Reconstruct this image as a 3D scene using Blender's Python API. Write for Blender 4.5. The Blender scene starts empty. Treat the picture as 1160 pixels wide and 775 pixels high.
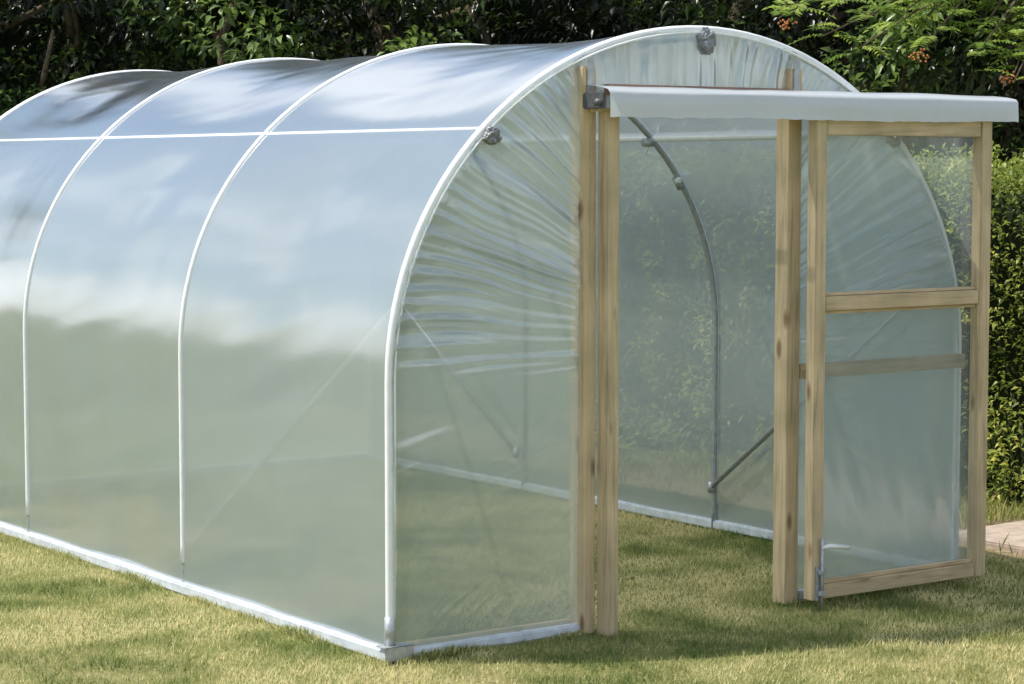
import bpy, bmesh, math, random
import numpy as np
from mathutils import Vector, noise
random.seed(4); rng=np.random.default_rng(4)
sc=bpy.context.scene
sc.view_settings.view_transform='Standard'; sc.view_settings.look='None'; sc.view_settings.exposure=0
COL=sc.collection
# ------------------------------------------------ helpers
def empty(name):
    o=bpy.data.objects.new(name,None); COL.objects.link(o); return o
def addmesh(name,verts,faces,mat,parent=None,smooth=False):
    me=bpy.data.meshes.new(name); me.from_pydata([tuple(v) for v in verts],[],faces); me.update()
    o=bpy.data.objects.new(name,me); COL.objects.link(o)
    if mat: me.materials.append(mat)
    if parent: o.parent=parent
    if smooth: me.polygons.foreach_set('use_smooth',[True]*len(me.polygons))
    return o
def fastmesh(name,V,F,mat,parent=None,col=None,smooth=False):
    me=bpy.data.meshes.new(name); n=len(V); m,k=F.shape
    me.vertices.add(n); me.vertices.foreach_set('co',V.astype(np.float32).ravel())
    me.loops.add(m*k); me.loops.foreach_set('vertex_index',F.astype(np.int32).ravel())
    me.polygons.add(m); me.polygons.foreach_set('loop_start',np.arange(0,m*k,k,dtype=np.int32))
    me.update(calc_edges=True)
    if col is not None:
        a=me.color_attributes.new('var','FLOAT_COLOR','POINT'); c=np.ones((n,4),np.float32); c[:,:3]=col
        a.data.foreach_set('color',c.ravel())
    if smooth: me.polygons.foreach_set('use_smooth',np.ones(m,dtype=bool))
    o=bpy.data.objects.new(name,me); COL.objects.link(o)
    if mat: me.materials.append(mat)
    if parent: o.parent=parent
    return o
def box(name,a,b,mat,parent=None,bev=0.003,jit=0.0):
    bm=bmesh.new(); bmesh.ops.create_cube(bm,size=1)
    for v in bm.verts:
        v.co=Vector([ (a[i]+b[i])/2+v.co[i]*(b[i]-a[i]) for i in range(3)])
        if jit: v.co+=Vector([random.uniform(-jit,jit) for _ in range(3)])
    if bev: bmesh.ops.bevel(bm,geom=bm.edges[:],offset=bev,segments=2,affect='EDGES')
    me=bpy.data.meshes.new(name); bm.to_mesh(me); bm.free()
    me.materials.append(mat); o=bpy.data.objects.new(name,me); COL.objects.link(o)
    if parent: o.parent=parent
    return o
def tube(name,pts,r,mat,parent=None,n=12,radii=None):
    pts=[Vector(p) for p in pts]; V=[];F=[]
    t0=(pts[1]-pts[0]).normalized(); up=Vector((0,0,1)) if abs(t0.z)<.9 else Vector((0,1,0))
    nrm=(up-t0*up.dot(t0)).normalized()
    for i,p in enumerate(pts):
        t=(pts[min(i+1,len(pts)-1)]-pts[max(i-1,0)]).normalized()
        nrm=(nrm-t*nrm.dot(t)).normalized(); b=t.cross(nrm)
        rr=radii[i] if radii else r
        for k in range(n):
            a=2*math.pi*k/n; V.append(p+nrm*math.cos(a)*rr+b*math.sin(a)*rr)
    for i in range(len(pts)-1):
        for k in range(n):
            F.append((i*n+k,i*n+(k+1)%n,(i+1)*n+(k+1)%n,(i+1)*n+k))
    F.append(tuple(range(n))[::-1]); F.append(tuple((len(pts)-1)*n+k for k in range(n)))
    o=addmesh(name,V,F,mat,parent,True); return o
# ------------------------------------------------ materials
def M(name):
    m=bpy.data.materials.new(name); m.use_nodes=True; nt=m.node_tree; nt.nodes.clear()
    out=nt.nodes.new('ShaderNodeOutputMaterial'); return m,nt,out
def N(nt,t,**kw):
    n=nt.nodes.new(t)
    for k,v in kw.items():
        if k in n.inputs: n.inputs[k].default_value=v
        else: setattr(n,k,v)
    return n
def ramp(nt,src,stops):
    r=nt.nodes.new('ShaderNodeValToRGB'); e=r.color_ramp.elements
    while len(e)<len(stops): e.new(.5)
    for i,(p,c) in enumerate(stops):
        e[i].position=p; e[i].color=(*c,1) if len(c)==3 else c
    nt.links.new(src,r.inputs[0]); return r
def coords(nt,scale=(1,1,1)):
    tc=N(nt,'ShaderNodeTexCoord'); mp=N(nt,'ShaderNodeMapping'); mp.inputs['Scale'].default_value=scale
    nt.links.new(tc.outputs['Object'],mp.inputs[0]); return mp.outputs[0]
def noise_n(nt,vec,scale,detail=4,rough=.5,dist=0):
    n=N(nt,'ShaderNodeTexNoise'); n.inputs['Scale'].default_value=scale; n.inputs['Detail'].default_value=detail
    n.inputs['Roughness'].default_value=rough; n.inputs['Distortion'].default_value=dist
    nt.links.new(vec,n.inputs['Vector']); return n
def mth(nt,op,a,b,c=None,clamp=False):
    n=N(nt,'ShaderNodeMath',operation=op); n.use_clamp=clamp
    for i,x in enumerate((a,b,c)):
        if x is None: continue
        if isinstance(x,(int,float)): n.inputs[i].default_value=x
        else: nt.links.new(x,n.inputs[i])
    return n.outputs[0]
def simple(name,col,rough=.5,metal=0,var=.15,scale=30,bump=.15,spec=.5,bdist=.002):
    m,nt,out=M(name); b=N(nt,'ShaderNodeBsdfPrincipled'); b.inputs['Metallic'].default_value=metal
    b.inputs['Specular IOR Level'].default_value=spec
    v=coords(nt); n=noise_n(nt,v,scale,4,.6)
    lo=tuple(c*(1-var) for c in col); hi=tuple(min(1,c*(1+var)) for c in col)
    r=ramp(nt,n.outputs[0],[(.3,lo),(.7,hi)]); nt.links.new(r.outputs[0],b.inputs['Base Color'])
    rr=N(nt,'ShaderNodeMapRange'); rr.inputs[3].default_value=rough*.8; rr.inputs[4].default_value=min(1,rough*1.25)
    nt.links.new(n.outputs[0],rr.inputs[0]); nt.links.new(rr.outputs[0],b.inputs['Roughness'])
    bp=N(nt,'ShaderNodeBump'); bp.inputs['Strength'].default_value=bump; bp.inputs['Distance'].default_value=bdist
    nt.links.new(n.outputs[0],bp.inputs['Height']); nt.links.new(bp.outputs[0],b.inputs['Normal'])
    nt.links.new(b.outputs[0],out.inputs[0]); return m
def wood(name,axis,base=(.66,.51,.32)):
    m,nt,out=M(name); b=N(nt,'ShaderNodeBsdfPrincipled'); b.inputs['Roughness'].default_value=.7
    s=[26,26,26]; s[axis]=1.3; v=coords(nt,s); n=noise_n(nt,v,1.6,6,.6,1.2)
    d=tuple(c*.60 for c in base); l=tuple(min(1,c*1.15) for c in base)
    r=ramp(nt,n.outputs[0],[(.28,d),(.5,base),(.72,l)])
    v2=coords(nt,(1,1,1)); n2=noise_n(nt,v2,5,4); r2=ramp(nt,n2.outputs[0],[(.3,(.72,.72,.68)),(.65,(1.0,1.0,1.0))])
    mx=N(nt,'ShaderNodeMix',data_type='RGBA',blend_type='MULTIPLY'); mx.inputs[0].default_value=1
    nt.links.new(r.outputs[0],mx.inputs[6]); nt.links.new(r2.outputs[0],mx.inputs[7])
    sk=[9,9,9]; sk[axis]=3.2; v3=coords(nt,sk); vo=N(nt,'ShaderNodeTexVoronoi'); vo.inputs['Scale'].default_value=1.0
    nt.links.new(v3,vo.inputs[0]); rk=ramp(nt,vo.outputs[0],[(.07,(.35,.24,.16)),(.16,(1,1,1))])
    m3=N(nt,'ShaderNodeMix',data_type='RGBA',blend_type='MULTIPLY'); m3.inputs[0].default_value=.85
    nt.links.new(mx.outputs[2],m3.inputs[6]); nt.links.new(rk.outputs[0],m3.inputs[7])
    nt.links.new(m3.outputs[2],b.inputs['Base Color'])
    bp=N(nt,'ShaderNodeBump'); bp.inputs['Strength'].default_value=.4; bp.inputs['Distance'].default_value=.002
    nt.links.new(n.outputs[0],bp.inputs['Height']); nt.links.new(bp.outputs[0],b.inputs['Normal'])
    nt.links.new(b.outputs[0],out.inputs[0]); return m
def film(name,opac=.6,col=(.60,.70,.755),bump=.3,gloss=1.0,rough=.16,tlm=.45):
    m,nt,out=M(name)
    v=coords(nt,(1,1,1))
    big=noise_n(nt,v,1.1,3,.55,.4)
    bp=N(nt,'ShaderNodeBump'); bp.inputs['Strength'].default_value=bump; bp.inputs['Distance'].default_value=.02
    nt.links.new(big.outputs[0],bp.inputs['Height'])
    tr=N(nt,'ShaderNodeBsdfTransparent'); tr.inputs[0].default_value=(.94,.97,.97,1)
    tl=N(nt,'ShaderNodeBsdfTranslucent'); tl.inputs[0].default_value=(*col,1)
    df=N(nt,'ShaderNodeBsdfDiffuse'); df.inputs[0].default_value=(*col,1)
    gl=N(nt,'ShaderNodeBsdfGlossy'); gl.inputs['Roughness'].default_value=rough
    for x in (tl,df,gl): nt.links.new(bp.outputs[0],x.inputs['Normal'])
    a=N(nt,'ShaderNodeMixShader'); a.inputs[0].default_value=tlm
    nt.links.new(tl.outputs[0],a.inputs[1]); nt.links.new(df.outputs[0],a.inputs[2])
    lw=N(nt,'ShaderNodeLayerWeight'); lw.inputs[0].default_value=.5
    nt.links.new(bp.outputs[0],lw.inputs['Normal'])
    fc=lw.outputs['Facing']
    g=mth(nt,'MULTIPLY_ADD',mth(nt,'POWER',fc,2.0),.35,mth(nt,'MULTIPLY_ADD',big.outputs[0],.22,opac-.14),True)
    b=N(nt,'ShaderNodeMixShader'); nt.links.new(g,b.inputs[0])
    nt.links.new(tr.outputs[0],b.inputs[1]); nt.links.new(a.outputs[0],b.inputs[2])
    # Schlick-like reflectance of a thin two-surface sheet
    fm=mth(nt,'MULTIPLY',mth(nt,'MULTIPLY_ADD',mth(nt,'POWER',fc,3.0),.85,.08),gloss,None,True)
    c=N(nt,'ShaderNodeMixShader'); nt.links.new(fm,c.inputs[0])
    nt.links.new(b.outputs[0],c.inputs[1]); nt.links.new(gl.outputs[0],c.inputs[2])
    nt.links.new(c.outputs[0],out.inputs[0]); return m
def leafmat(name,c1,c2,c3,trans=.35,rough=.4):
    m,nt,out=M(name); at=N(nt,'ShaderNodeAttribute'); at.attribute_name='var'
    sp=N(nt,'ShaderNodeSeparateColor'); nt.links.new(at.outputs['Color'],sp.inputs[0])
    r=ramp(nt,sp.outputs[0],[(0,c1),(.5,c2),(1,c3)])
    b=N(nt,'ShaderNodeBsdfPrincipled'); b.inputs['Roughness'].default_value=rough
    nt.links.new(r.outputs[0],b.inputs['Base Color'])
    t=N(nt,'ShaderNodeBsdfTranslucent'); hs=N(nt,'ShaderNodeHueSaturation'); hs.inputs['Value'].default_value=1.5
    nt.links.new(r.outputs[0],hs.inputs['Color']); nt.links.new(hs.outputs[0],t.inputs[0])
    mx=N(nt,'ShaderNodeMixShader'); mx.inputs[0].default_value=trans
    nt.links.new(b.outputs[0],mx.inputs[1]); nt.links.new(t.outputs[0],mx.inputs[2]); nt.links.new(mx.outputs[0],out.inputs[0])
    return m
WZ=wood('timber_vertical',2); WX=wood('timber_horizontal',0)
WR=wood('timber_lintel',0,(.42,.25,.18))
FILM=film('polythene_cover',.70,gloss=1.75,rough=.17)
FILMG=film('polythene_gable',.50,col=(.66,.75,.76),bump=.3,gloss=2.0,rough=.15,tlm=.4)
FILMD=film('polythene_door',.34,bump=.25,gloss=1.3)
COVER=film('polythene_flap',.97,col=(.74,.78,.80),bump=.3,gloss=.8,rough=.3,tlm=.7)
TAPE=simple('white_hoop_tape',(.88,.89,.89),.4,0,.05,20,.05)
GALV=simple('galvanised_steel',(.42,.44,.455),.42,.5,.2,50,.1)
ALU=simple('base_rail_plastic',(.60,.64,.69),.35,0,.18,18,.15)
DUCT=simple('grey_duct_tape',(.22,.23,.24),.4,.2,.4,60,.6)
DARKM=simple('dark_metal',(.12,.12,.125),.5,.5,.3,60,.2)

# ------------------------------------------------ polytunnel
W=2.74; C=W/2; LEG=.95; B=1.235; BAY=1.52; L=BAY*3
def prof(a,r=0):
    return C-(C+r)*math.cos(a), LEG+(B+r)*math.sin(a)
def path(r,na=60,nl=12,z0=0.0):
    P=[(-r,z0+(LEG-z0)*i/nl) for i in range(nl)]
    P+=[prof(math.pi*i/na,r) for i in range(na+1)]
    P+=[(W+r,LEG-(LEG-z0)*i/nl) for i in range(1,nl+1)]
    return P
def ztop(x): return LEG+B*math.sqrt(max(0,1-((x-C)/C)**2))
pa=math.radians(44)
PT=empty('polytunnel')
for i in range(4):
    if i in(0,3): tube('hoop_%d'%i,[(x,i*BAY,z) for x,z in path(0.0)],.0150,TAPE,PT)
    else:
        tube('hoop_%d'%i,[(x,i*BAY,z) for x,z in path(0.0)],.0135,GALV,PT)
        tube('hoop_tape_%d'%i,[(x,i*BAY,z) for x,z in path(0.006,z0=.12)],.0120,TAPE,PT)
nt_=120; NA=120; P=path(.0,NA,26,.02); V=[];F=[]
kp1=26+pa/math.pi*NA; kp2=26+(1-pa/math.pi)*NA
for j in range(nt_+1):
    t=-.012+(L+.024)*j/nt_; ph=(t/BAY)%1
    for k,(x,z) in enumerate(P):
        q=P[max(k-1,0)]; w=P[min(k+1,len(P)-1)]
        nx,nz=-(w[1]-q[1]),(w[0]-q[0]); l=math.hypot(nx,nz); nx/=l; nz/=l
        s=math.sin(math.pi*ph); hgt=min(1,max(.25,(z-.1)/1.6))
        off=-.026*(s**1.2)*hgt
        off+=.012*s*noise.noise(Vector((k*.055,t*2.2,0)))
        off+=.003*s*noise.noise(Vector((k*.4+t*3,t*1.2,5)))
        off+=.014*max(0,1-ph/.16)*s*noise.noise(Vector((k*.42,t*1.5,11)))
        off+=.010*max(0,1-(1-ph)/.16)*s*noise.noise(Vector((k*.42,t*1.5,21)))
        wg=max(math.exp(-((k-kp1)/5)**2),math.exp(-((k-kp2)/5)**2))
        off=off*(1-wg)+.0085*(1-wg)+.0078*wg
        V.append((x+nx*off,t,z+nz*off))
n=len(P)
for j in range(nt_):
    for k in range(n-1): F.append((j*n+k,(j+1)*n+k,(j+1)*n+k+1,j*n+k+1))
addmesh('cover_sheet',V,F,FILM,PT,True)
def rid(x,s): return noise.noise(Vector((x,s,1.7)))
def gable(name,x0,x1,z0,y,fx,fz,mat,amp=.007,NX=170,NZ=260,up=False,flat=False):
    V=[];F=[]
    for i in range(NX+1):
        x=x0+(x1-x0)*i/NX; zt=ztop(x)
        for j in range(NZ+1):
            z=z0+(zt-z0)*j/NZ
            d=0
            if not flat:
                th=math.atan2(z-fz,x-fx); r=math.hypot(x-fx,z-fz)
                e=min(1,(zt-z)/.05)
                env=max(0.05,min(1,(z-.88)/.40)) if not up else 1
                th2=th+.012*rid(x*4,z*4)
                a=(1-abs(rid(th2*18,r*.7))*3.4)+.8*(1-abs(rid(th2*43+7,r*1.0))*3.4)+.35*rid(th2*90,r*1.2)
                mod=.25+1.5*max(0,rid(th*6,r*3.0+9)+.28)
                d=-amp*a*env*mod*max(.3,e)+.010*rid(x*2.1,z*1.7)
            V.append((x,y+d,z))
    m=NZ+1
    for i in range(NX):
        for j in range(NZ): F.append((i*m+j,(i+1)*m+j,(i+1)*m+j+1,i*m+j+1))
    return addmesh(name,V,F,mat,PT,True)
gable('gable_sheet_left',.0,.80,.02,-.020,1.5,1.02,FILMG,amp=.0098)
gable('gable_sheet_top',.80,1.83,1.93,-.018,1.3,-.6,FILMG,amp=.0075,NX=260,NZ=40,up=True)
gable('gable_sheet_right',1.83,W,.02,-.006,1.2,1.0,FILMG,amp=.007)
gable('gable_sheet_rear',0,W,.02,L+.012,0,0,FILMG,flat=True,NX=40,NZ=10)
tube('hem_cord',[(x,-.018,z) for x,z in path(-.012)][6:],.004,TAPE,PT,8)
box('base_rail_left',(-.035,-.03,.0),(.012,L+.03,.042),ALU,PT,.006)
box('base_rail_right',(W-.012,-.03,.0),(W+.035,L+.03,.042),ALU,PT,.006)
box('base_rail_front_left',(.014,-.035,.002),(.80,.010,.038),ALU,PT,.006)
box('base_rail_front_right',(1.86,-.035,.002),(W-.014,.010,.038),ALU,PT,.006)
box('base_rail_rear',(.014,L-.01,.002),(W-.014,L+.035,.040),ALU,PT,.006)
box('corner_bracket',(-.04,-.042,.004),(.07,-.036,.052),GALV,PT,.002)
box('corner_cap',(-.045,-.04,.049),(.075,.02,.054),GALV,PT,.002)
tube('corner_clamp',[(-.002,-.004,.05),(-.002,-.004,.15)],.020,GALV,PT,12)
for nm,a in(('purlin_left',pa),('ridge_pole',math.pi/2),('purlin_right',math.pi-pa)):
    x,z=prof(a,-.026 if nm=='ridge_pole' else -.0025); tube(nm,[(x,0,z),(x,L,z)],.0125,TAPE if nm!='ridge_pole' else GALV,PT)
for x0,x1,mm in((.022,.075,TAPE),(W-.035,W-.10,GALV)):
    tube('brace_front',[(x1,.05,1.22),(x0,BAY-.02,.20)],.0115,mm,PT)
    tube('brace_rear',[(x1,L-.05,1.22),(x0,2*BAY+.02,.20)],.0115,mm,PT)
    for xx,yy,zz in((x1,.05,1.22),(x0,BAY-.02,.20),(x0,2*BAY+.02,.20),(x1,L-.05,1.22)):
        tube('brace_clamp',[(xx,yy,zz-.025),(xx,yy,zz+.025)],.017,GALV,PT)
for i in range(1,4):
    for a in(pa,math.pi-pa,math.pi/2):
        x,z=prof(a,-.024)
        tube('purlin_clamp',[(x,i*BAY-.03,z),(x,i*BAY+.03,z)],.020,GALV,PT,10)
        tube('clamp_bolt',[(x,i*BAY+.02,z-.05),(x+.015,i*BAY+.01,z-.0)],.006,TAPE,PT,8)
def lump(name,c,s,mat):
    bm=bmesh.new(); bmesh.ops.create_icosphere(bm,subdivisions=4,radius=1)
    for v in bm.verts:
        p=v.co.copy(); k=1+.45*noise.noise(p*1.7+Vector(c)*9)+.25*abs(noise.noise(p*4+Vector(c)))
        v.co=Vector((p.x*s[0],p.y*s[1],p.z*s[2]))*k+Vector(c)
    me=bpy.data.meshes.new(name); bm.to_mesh(me); bm.free(); me.materials.append(mat)
    o=bpy.data.objects.new(name,me); COL.objects.link(o); o.parent=PT
    return o
x,z=prof(pa,-.03); lump('tape_wrap',(x,-.02,z),(.033,.03,.03),DUCT)
x,z=prof(math.pi/2,-.02); lump('tape_wrap_ridge',(x,-.02,z-.022),(.036,.028,.045),DUCT)
x,z=prof(math.pi-pa,-.02); lump('tape_wrap_right',(x,-.02,z),(.033,.03,.03),DUCT)
for a in (2.15,2.55):
    x,z=prof(a,-.012)
    x2,z2=prof(a+.045,-.012); tube('hoop_joint_sleeve',[(x,BAY,z),(x2,BAY,z2)],.019,GALV,PT)
    lump('joint_bolt',(x,BAY-.02,z-.01),(.012,.016,.012),TAPE)
# door frame
box('post_left',(.785,-.045,.0),(.845,.03,2.035),WZ,PT,.003)
box('jamb_left',(.850,-.105,-.03),(.905,-.047,1.90),WZ,PT,.003)
box('post_right',(1.765,-.045,.0),(1.83,.03,2.05),WZ,PT,.003)
box('lintel',(.90,-.048,1.925),(1.763,-.015,1.975),WR,PT,.003)
box('gable_rail',(1.832,-.060,.87),(W-.02,-.020,.925),WX,PT,.003)
box('gable_rail_low',(.02,.0,.001),(.78,.035,.05),WX,PT,.003)
box('strap_left',(.80,-.052,1.94),(.83,-.046,2.065),GALV,PT,.001)
box('strap_right',(1.78,-.052,1.96),(1.81,-.046,2.09),GALV,PT,.001)
# sliding door
D0,D1=1.795,2.745; yb,yf=-.115,-.165
box('door_stile_left',(D0,yf,.03),(D0+.055,yb,1.865),WZ,PT,.003)
box('door_stile_right',(D1-.06,yf,.03),(D1,yb,1.865),WZ,PT,.003)
box('door_rail_top',(D0+.057,yf+.003,1.80),(D1-.062,yb-.003,1.863),WX,PT,.003)
box('door_rail_middle',(D0+.057,yf+.003,1.135),(D1-.062,yb-.003,1.19),WX,PT,.003)
box('door_rail_bottom',(D0+.057,yf+.003,.032),(D1-.062,yb-.003,.085),WX,PT,.003)
def dsheet(name,x0,x1,z0,z1,y,mat):
    V=[];F=[];a,b=60,110
    for i in range(a+1):
        for j in range(b+1):
            x=x0+(x1-x0)*i/a; z=z0+(z1-z0)*j/b
            V.append((x,y+.005*rid(x*3,z*2.2)+.004*rid(x*16+z*5,z*2),z))
    for i in range(a):
        for j in range(b): F.append((i*(b+1)+j,(i+1)*(b+1)+j,(i+1)*(b+1)+j+1,i*(b+1)+j+1))
    addmesh(name,V,F,mat,PT,True)
dsheet('door_sheet',D0+.03,D1-.03,.05,1.84,yb+.006,FILMD)
for z0,z1 in((.087,.10),(1.122,1.133),(1.192,1.203)):
    box('door_batten',(D0+.058,yf+.02,z0),(D1-.063,yb-.005,z1),WX,PT,.001)
tube('bolt_rod',[(D0+.035,yf-.016,-.02),(D0+.035,yf-.016,.27)],.007,GALV,PT,10)
tube('bolt_handle',[(D0+.035,yf-.016,.235),(D0+.06,yf-.03,.24),(D0+.16,yf-.03,.225)],.0085,TAPE,PT,10)
box('bolt_plate',(D0+.012,yf-.008,.03),(D0+.05,yf-.001,.16),GALV,PT,.001)
for zz in(.05,.13): box('bolt_staple',(D0+.02,yf-.027,zz),(D0+.05,yf-.006,zz+.018),GALV,PT,.002)
R0,R1=.80,2.86
box('door_track',(R0,-.16,1.885),(R1-.02,-.125,1.925),GALV,PT,.003)
box('track_timber',(R0+.01,-.122,1.875),(R1-.03,-.05,1.93),WX,PT,.003)
tube('track_end_bolt',[(R0-.03,-.14,1.905),(R0+.0,-.14,1.905)],.013,DARKM,PT)
box('track_end_bracket',(R0-.012,-.16,1.885),(R0-.001,-.03,1.94),DARKM,PT,.002)
sec=[(-.03,1.966),(-.06,1.968),(-.13,1.960),(-.176,1.950),(-.188,1.938),(-.190,1.90),(-.191,1.875),(-.192,1.856)]
V=[];F=[];m=len(sec);NX=160
for i in range(NX+1):
    x=R0-.005+(R1-R0+.01)*i/NX
    for k,(y,z) in enumerate(sec):
        V.append((x,y+.005*rid(x*5,k*.3)*(k/m)+.0014*rid(x*25,k*.5),z+.005*rid(x*3,3+k*.2)+(.004*rid(x*22,9) if k==m-1 else 0)))
for i in range(NX):
    for k in range(m-1): F.append((i*m+k,(i+1)*m+k,(i+1)*m+k+1,i*m+k+1))
addmesh('track_flap',V,F,COVER,PT,True)

# ------------------------------------------------ ground & lawn
m,nt,out=M('lawn_soil'); b=N(nt,'ShaderNodeBsdfPrincipled'); b.inputs['Roughness'].default_value=.95; b.inputs['Specular IOR Level'].default_value=.1
v=coords(nt); n1=noise_n(nt,v,.9,4,.6); n2=noise_n(nt,v,55,4,.7)
r1=ramp(nt,n1.outputs[0],[(.3,(.15,.18,.06)),(.52,(.23,.24,.095)),(.7,(.32,.29,.15))])
r2=ramp(nt,n2.outputs[0],[(.3,(.45,.45,.38)),(.65,(1.1,1.1,1.0))])
mx=N(nt,'ShaderNodeMix',data_type='RGBA',blend_type='MULTIPLY'); mx.inputs[0].default_value=1
nt.links.new(r1.outputs[0],mx.inputs[6]); nt.links.new(r2.outputs[0],mx.inputs[7]); nt.links.new(mx.outputs[2],b.inputs['Base Color'])
bp=N(nt,'ShaderNodeBump'); bp.inputs['Distance'].default_value=.012; nt.links.new(n2.outputs[0],bp.inputs['Height']); nt.links.new(bp.outputs[0],b.inputs['Normal'])
nt.links.new(b.outputs[0],out.inputs[0]); SOIL=m
xs=sorted(set([-300,-120,-50,-25]+list(np.linspace(-12,14,66))+[25,50,120,300]))
V=[];F=[]
for y in xs:
    for x in xs: V.append((x,y,-.006+.010*noise.noise(Vector((x*.7,y*.7,0))) if abs(x)<14 else -.01))
k=len(xs)
for j in range(k-1):
    for i in range(k-1): F.append((j*k+i,j*k+i+1,(j+1)*k+i+1,(j+1)*k+i))
addmesh('ground',V,F,SOIL,None,True)
NB=460000
x=rng.uniform(-3.0,4.6,NB); y=rng.uniform(-3.2,4.7,NB)
keep=~((x>3.32)&(x<4.0)&(y>-3)&(y<.78))
x=x[keep];y=y[keep];NB=len(x)
gx=np.linspace(-4,6,101)
G=np.array([[noise.noise(Vector((a*1.3,b*1.3,2)))+.8*noise.noise(Vector((a*4.5,b*4.5,4))) for a in gx] for b in gx])
G2=np.array([[noise.noise(Vector((a*7,b*7,8))) for a in gx] for b in gx])
def samp(G,x,y):
    fx=(x+4)*10; fy=(y+4)*10; i=fx.astype(int); j=fy.astype(int); u=fx-i; v=fy-j
    return (G[j,i]*(1-u)+G[j,i+1]*u)*(1-v)+(G[j+1,i]*(1-u)+G[j+1,i+1]*u)*v
g=samp(G,x,y); g2=samp(G2,x,y)
h=rng.uniform(.008,.022,NB)*(1+1.2*g2)*(1-.35*g)
az=rng.uniform(0,2*np.pi,NB); lean=rng.uniform(.1,1.2,NB)*h; w=rng.uniform(.0014,.0030,NB)
la=rng.uniform(0,2*np.pi,NB)
VV=np.zeros((NB,3,3)); base=np.stack([x,y,np.full(NB,-.004)],1)
dx=np.stack([np.cos(az)*w,np.sin(az)*w,np.zeros(NB)],1)
VV[:,0]=base-dx; VV[:,1]=base+dx; VV[:,2]=base+np.stack([np.cos(la)*lean,np.sin(la)*lean,h+.004],1)
c=np.clip(.64+1.15*g-.6*g2+rng.normal(0,.24,NB),0,1)
col=np.repeat(np.stack([c,c,c],1),3,0)
GR=leafmat('grass_blades',(.13,.185,.045),(.40,.40,.15),(.74,.65,.36),.38,.6)
fastmesh('lawn_grass',VV.reshape(-1,3),np.arange(NB*3).reshape(-1,3),GR,None,col)

SL=simple('paving_slab',(.42,.34,.28),.85,0,.25,14,.5,.2,.004)
PV=empty('paving_path')
for j in range(5):
    y1=.72-j*.61
    box('slab_%d'%j,(3.38,y1-.6,-.02),(3.97,y1,.03+random.uniform(-.004,.006)),SL,PV,.008,.006)
BS=simple('bare_soil',(.26,.20,.13),.95,0,.4,25,.9,.1,.02)
V=[];F=[]
for j in range(61):
    for i in range(11):
        V.append((3.22+i*.22+(.09*noise.noise(Vector((j*.4,0,0))) if i==0 else 0),-3.5+j*.22,.0085+.012*noise.noise(Vector((i*.9,j*.9,0)))-(.02 if i==0 else 0)))
for j in range(60):
    for i in range(10): F.append((j*11+i,j*11+i+1,(j+1)*11+i+1,(j+1)*11+i))
addmesh('soil_bed',V,F,BS,None,True)

# ------------------------------------------------ foliage
def leaves(name,cen,dirv,size,mat,parent,var,wid=.45,fold=.18,droop=.25):
    n=len(cen); d=dirv/np.linalg.norm(dirv,axis=1,keepdims=True)
    r=rng.normal(size=(n,3))
    s=np.cross(d,np.stack([r[:,0]*.5,r[:,1]*.5,np.ones(n)],1)); s/=np.linalg.norm(s,axis=1,keepdims=True)+1e-9
    u=np.cross(s,d); L_=size[:,None]
    p0=cen; p1=cen+d*L_*.45+s*L_*wid*.5+u*L_*fold*.5; p2=cen+d*L_-np.array([0,0,1])*L_*droop
    p3=cen+d*L_*.45-s*L_*wid*.5+u*L_*fold*.5; p4=cen+d*L_*.5
    V=np.stack([p0,p1,p2,p3,p4],1).reshape(-1,3)
    b=np.arange(n)[:,None]*5
    F=np.concatenate([b+np.array([[0,1,4]]),b+np.array([[1,2,4]]),b+np.array([[2,3,4]]),b+np.array([[3,0,4]])],0)
    cc=np.repeat(np.clip(var,0,1),5); return fastmesh(name,V,F,mat,parent,np.stack([cc]*3,1))
HD=empty('privet_hedge')
LH=leafmat('privet_leaves',(.07,.11,.02),(.26,.32,.06),(.56,.54,.13),.4,.45)
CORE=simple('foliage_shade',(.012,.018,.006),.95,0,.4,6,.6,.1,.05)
BK=simple('bark',(.13,.10,.07),.9,0,.4,18,.9,.1,.02)
def hx(y,z): return 4.16+.10*math.sin(z*1.6)+.16*noise.noise(Vector((y*1.1,z*1.3,3)))
def hz(x,y): return 1.70+.14*noise.noise(Vector((x*1.3,y*1.3,6)))
def sheet(name,fn,nu,nv,mat,parent):
    V=[fn(i/nu,j/nv) for i in range(nu+1) for j in range(nv+1)]
    F=[(i*(nv+1)+j,(i+1)*(nv+1)+j,(i+1)*(nv+1)+j+1,i*(nv+1)+j+1) for i in range(nu) for j in range(nv)]
    return addmesh(name,V,F,mat,parent,True)
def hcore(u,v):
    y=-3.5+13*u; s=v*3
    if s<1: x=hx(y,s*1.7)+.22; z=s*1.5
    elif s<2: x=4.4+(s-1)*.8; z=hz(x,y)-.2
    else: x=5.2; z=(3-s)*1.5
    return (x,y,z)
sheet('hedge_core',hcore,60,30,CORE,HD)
n=80000
yy=rng.uniform(-3.0,8,n); sel=rng.random(n)
cen=np.zeros((n,3)); nn=np.zeros((n,3)); cl=np.zeros(n)
zz=rng.uniform(.02,1.78,n)
for i in range(n):
    if sel[i]<.72:
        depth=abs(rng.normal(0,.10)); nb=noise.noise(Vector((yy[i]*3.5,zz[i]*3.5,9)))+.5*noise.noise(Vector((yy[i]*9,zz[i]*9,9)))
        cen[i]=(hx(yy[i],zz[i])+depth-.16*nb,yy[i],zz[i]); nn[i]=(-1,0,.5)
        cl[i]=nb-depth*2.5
    else:
        x_=rng.uniform(4.1,5.3); bump=.14*noise.noise(Vector((x_*3.5,yy[i]*3.5,9)))
        d_=abs(rng.normal(0,.08)); cen[i]=(x_,yy[i],hz(x_,yy[i])-d_+bump); nn[i]=(0,0,1); cl[i]=bump*4-d_*2
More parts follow.
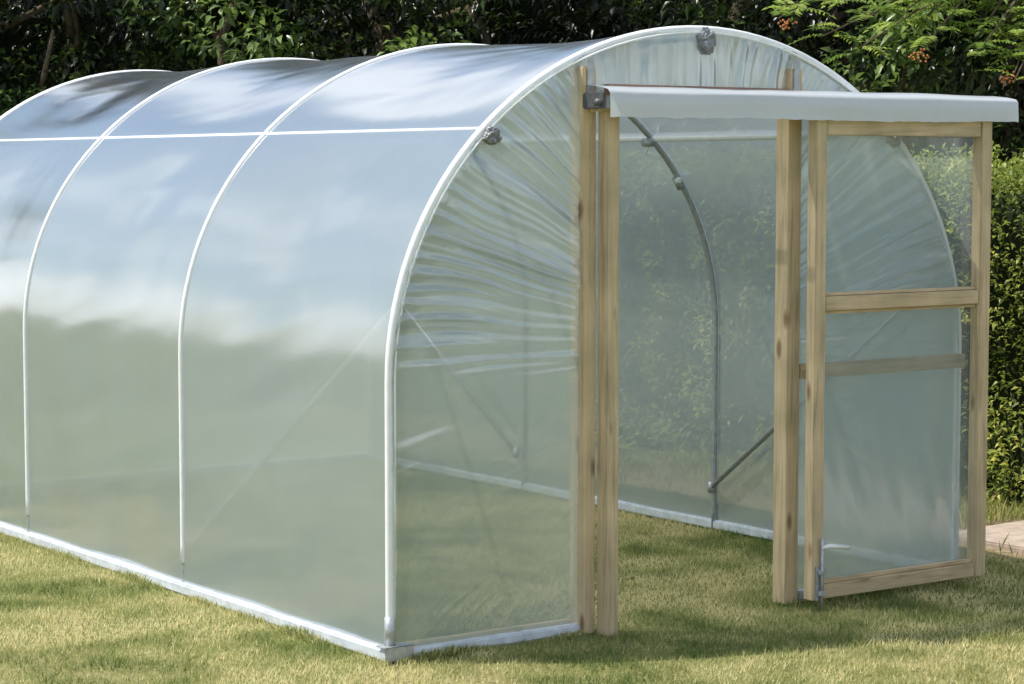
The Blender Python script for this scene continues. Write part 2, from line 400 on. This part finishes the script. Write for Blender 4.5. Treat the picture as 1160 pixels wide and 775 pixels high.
leaves('hedge_leaves',cen,nn+rng.normal(0,.8,(n,3)),rng.uniform(.025,.05,n),LH,HD,.5+.7*cl+rng.normal(0,.22,n))
TB=empty('tree_belt')
LT=leafmat('laurel_leaves',(.007,.013,.003),(.045,.08,.018),(.20,.29,.07),.3,.35)
cl_pts=[(10.5,-5),(8.4,0),(7.0,3.5),(5.2,6.6),(2.6,9.0),(.2,10.3),(-2.2,11.2)]
cp=[Vector((a,b,0)) for a,b in cl_pts]
def belt(u):
    s=u*(len(cp)-1); i=min(int(s),len(cp)-2); f=s-i
    p=cp[i].lerp(cp[i+1],f); t=(cp[i+1]-cp[i]).normalized(); nrm=Vector((-t.y,t.x,0))
    return p,nrm
p_,n_=belt(.5); sgn=1 if n_.dot(Vector((-4,-6.4,0))-p_)>0 else -1
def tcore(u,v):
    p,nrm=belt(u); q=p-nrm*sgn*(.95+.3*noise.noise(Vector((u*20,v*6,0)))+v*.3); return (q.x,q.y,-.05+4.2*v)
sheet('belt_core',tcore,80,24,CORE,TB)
cs=[];ds=[];sz=[];vr=[]
for c_ in range(2300):
    u=rng.random() if c_%4==0 else rng.uniform(.25,.8); p,nrm=belt(u); zc=rng.uniform(.6,3.1) if c_%6 else rng.uniform(3,4.3)
    big=noise.noise(Vector((u*20,zc*1.3,4)))+.5*noise.noise(Vector((u*46,zc*3,14))); off=.2+1.1*big-rng.uniform(0,.5)
    ctr=np.array([p.x,p.y,zc])+np.array([nrm.x,nrm.y,0])*sgn*off
    k=int(rng.integers(16,40)); r=rng.uniform(.12,.32)
    q=rng.normal(0,1,(k,3)); q/=np.linalg.norm(q,axis=1,keepdims=True); rr=rng.uniform(.3,1,(k,1))
    cs.append(ctr+q*rr*r*np.array([1,1,.6])); dd=q*.8+np.array([nrm.x*sgn,nrm.y*sgn,-.15])*.6+rng.normal(0,.4,(k,3)); ds.append(dd)
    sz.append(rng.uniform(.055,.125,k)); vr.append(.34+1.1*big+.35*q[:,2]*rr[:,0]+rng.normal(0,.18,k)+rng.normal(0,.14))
leaves('belt_leaves',np.concatenate(cs),np.concatenate(ds),np.concatenate(sz),LT,TB,np.concatenate(vr),.42)
for c_ in range(16):
    u=.06+c_*.055+rng.uniform(-.02,.02); p,nrm=belt(u); b0=p-nrm*sgn*rng.uniform(.3,.7)
    pts=[b0+Vector((rng.normal(0,.05)*i,rng.normal(0,.05)*i,i*.65)) for i in range(8)]
    rad=rng.uniform(.05,.10); tube('trunk',pts,.1,BK,TB,10,[rad*(1-.09*i) for i in range(8)])
    for q in range(4):
        s=pts[2+q]; e=s+Vector((rng.normal(0,.5),rng.normal(0,.5),.7))-nrm*sgn*.3; mid=s.lerp(e,.5)+Vector((0,0,-.08))
        tube('limb',[s,mid,e],.03,BK,TB,7,[rad*.5,rad*.35,rad*.15])
RW=empty('rowan_tree')
LR=leafmat('rowan_leaves',(.07,.13,.02),(.17,.26,.045),(.36,.44,.10),.5,.4)
BERRY=simple('rowan_berries',(.55,.19,.06),.35,0,.25,30,.05)
base=Vector((6.9,2.7,0))
tp=[base,base+Vector((-.05,.02,.8)),base+Vector((.02,.05,1.7)),base+Vector((-.1,0,2.6)),base+Vector((-.05,.05,3.5)),base+Vector((.1,0,4.4))]
tube('trunk',tp,.1,BK,RW,12,[.10,.085,.075,.06,.045,.02])
LC=[];LD=[];LS=[];LV=[];BC=[]
def pinnate(o,d,Lr,v):
    d=d.normalized(); side=d.cross(Vector((0,0,1))).normalized()
    for k in range(8):
        f=(k+1)/8; p=o+d*Lr*f-Vector((0,0,1))*Lr*.35*f*f
        if k==7: LC.append(p);LD.append(d-Vector((0,0,.5)));LS.append(.055);LV.append(v)
        else:
            for s in(-1,1):
                LC.append(p);LD.append(side*s+d*.45-Vector((0,0,.25)));LS.append(.064*(1-.35*abs(f-.5)));LV.append(v+random.gauss(0,.12))
ends=[(4.4,2.95,2.50),(4.6,2.8,2.40),(4.85,2.75,2.5),(5.05,2.5,2.32),(5.3,2.3,2.28),(5.45,2.2,2.2),(5.5,2.5,2.42),(5.35,2.1,2.14),(5.0,2.6,2.55),
      (5.05,3.15,2.62),(5.5,2.9,2.55),(5.3,3.3,2.35),(5.9,2.75,2.45),(5.75,2.25,2.35),(6.2,2.0,2.2),
      (6.3,2.4,3.0),(5.5,3.5,3.1),(7.4,3.2,3.4),(7.2,2.0,3.1),(6.6,3.4,3.7),(7.5,2.7,2.9),(6.1,2.9,2.9),(6.5,1.5,2.9),(5.4,2.6,3.0),(6.9,2.7,4.6)]
for ei,e in enumerate(ends):
    e=Vector(e); s=tp[3].lerp(tp[4],random.random()*.6) if e.z<3.3 else tp[4]
    pts=[s.lerp(e,t)+Vector((0,0,.25*math.sin(math.pi*t)))+Vector((random.gauss(0,.02),random.gauss(0,.02),0)) for t in(0,.25,.5,.75,1)]
    tube('branch',pts,.02,BK,RW,7,[.026,.018,.012,.008,.004])
    for k in range(24):
        t=.45+.55*random.random(); i=min(int(t*4),3); p=pts[i].lerp(pts[i+1],t*4-i)
        a=random.uniform(0,2*math.pi); pinnate(p,Vector((math.cos(a),math.sin(a),random.uniform(-.1,.7))),random.uniform(.15,.22),random.uniform(.2,.95))
    if ei in(0,3,5,13,19):
        c0=e+Vector((random.gauss(0,.05),random.gauss(0,.05),-.03))
        for q in range(20):
            BC.append(c0+Vector((random.gauss(0,.03),random.gauss(0,.03),random.gauss(0,.018))))
leaves('rowan_foliage',np.array([tuple(p) for p in LC]),np.array([tuple(p) for p in LD]),np.array(LS),LR,RW,np.array(LV),.36,.1,.1)
bm=bmesh.new(); bmesh.ops.create_icosphere(bm,subdivisions=1,radius=.0075); bv=np.array([v.co[:] for v in bm.verts]); bf=np.array([[v.index for v in f.verts] for f in bm.faces]); bm.free()
bc=np.array([tuple(p) for p in BC]); Vb=(bc[:,None,:]+bv[None]).reshape(-1,3); Fb=(np.arange(len(bc))[:,None,None]*len(bv)+bf[None]).reshape(-1,3)
fastmesh('berries',Vb,Fb,BERRY,RW,None,True)
n=9000; tx=rng.normal(3.95,.28,n); ty=rng.uniform(-1.2,3.5,n); kk=~((tx<4.0)&(ty<.8)&(tx>3.35)); tx=tx[kk];ty=ty[kk];n=len(tx)
TG=leafmat('long_grass_blades',(.16,.22,.04),(.32,.33,.10),(.5,.44,.2),.35,.6)
dd=np.stack([rng.normal(0,.45,n),rng.normal(0,.45,n),np.ones(n)],1)
leaves('grass_tufts',np.stack([tx,ty,np.zeros(n)],1),dd,rng.uniform(.05,.15,n),TG,None,rng.uniform(0,1,n),.06,.02,.15)
# uncut grass along the foot of the base rails
n=6000; side=rng.random(n)
ex=np.where(side<.7,rng.normal(-.045,.012,n),rng.uniform(0,.8,n)); ey=np.where(side<.7,rng.uniform(-.05,4.6,n),rng.normal(-.045,.012,n))
pk=np.array([noise.noise(Vector((a*3,b*3,0))) for a,b in zip(ex,ey)])
leaves('edge_grass',np.stack([ex,ey,np.full(n,-.005)],1),np.stack([rng.normal(0,.4,n),rng.normal(0,.4,n),np.ones(n)],1),rng.uniform(.018,.04,n)*(1+pk),GR,None,rng.uniform(0,.9,n),.09,.02,.15)

# ------------------------------------------------ light, sky, camera
el=math.radians(59); hvec=Vector((.80,-.60)).normalized()
sd=Vector((hvec.x*math.cos(el),hvec.y*math.cos(el),-math.sin(el)))
sl=bpy.data.lights.new('sun','SUN'); sl.energy=5.0; sl.angle=math.radians(.5); sl.color=(1,.95,.87)
so=bpy.data.objects.new('sun',sl); COL.objects.link(so); so.rotation_euler=sd.to_track_quat('-Z','Y').to_euler(); so.location=(-5,6,12)
w=bpy.data.worlds.new('World'); sc.world=w; w.use_nodes=True; nt=w.node_tree
bg=nt.nodes['Background']; sky=nt.nodes.new('ShaderNodeTexSky'); sky.sky_type='NISHITA'; sky.sun_disc=False
sky.sun_elevation=el; sky.sun_rotation=math.atan2(-hvec.x,-hvec.y); sky.air_density=1.2; sky.dust_density=1.0
tc=nt.nodes.new('ShaderNodeTexCoord'); mp=nt.nodes.new('ShaderNodeMapping'); mp.inputs['Scale'].default_value=(1,1,2.2)
nz=nt.nodes.new('ShaderNodeTexNoise'); nz.inputs['Scale'].default_value=2.9; nz.inputs['Detail'].default_value=4; nz.inputs['Distortion'].default_value=.3
nt.links.new(tc.outputs['Generated'],mp.inputs[0]); nt.links.new(mp.outputs[0],nz.inputs['Vector'])
cr=ramp(nt,nz.outputs[0],[(.48,(0,0,0)),(.66,(1,1,1))])
mx=N(nt,'ShaderNodeMix',data_type='RGBA'); mx.inputs[7].default_value=(11,11.2,11.5,1)
nt.links.new(cr.outputs[0],mx.inputs[0]); nt.links.new(sky.outputs[0],mx.inputs[6]); nt.links.new(mx.outputs[2],bg.inputs[0])
bg.inputs[1].default_value=.15
cd=bpy.data.cameras.new('camera'); cam=bpy.data.objects.new('camera',cd); COL.objects.link(cam); sc.camera=cam
cd.sensor_width=36; cd.lens=79.35; cd.clip_end=2000; cd.clip_start=.1
fw=Vector((math.sin(math.radians(35.3)),math.cos(math.radians(35.3)),0)); rt=Vector((fw.y,-fw.x,0))
cam.location=-fw*7.6+rt*.416+Vector((0,0,1.675))
pit=math.radians(4.4); d=fw*math.cos(pit)-Vector((0,0,math.sin(pit)))
cam.rotation_euler=d.to_track_quat('-Z','Y').to_euler()
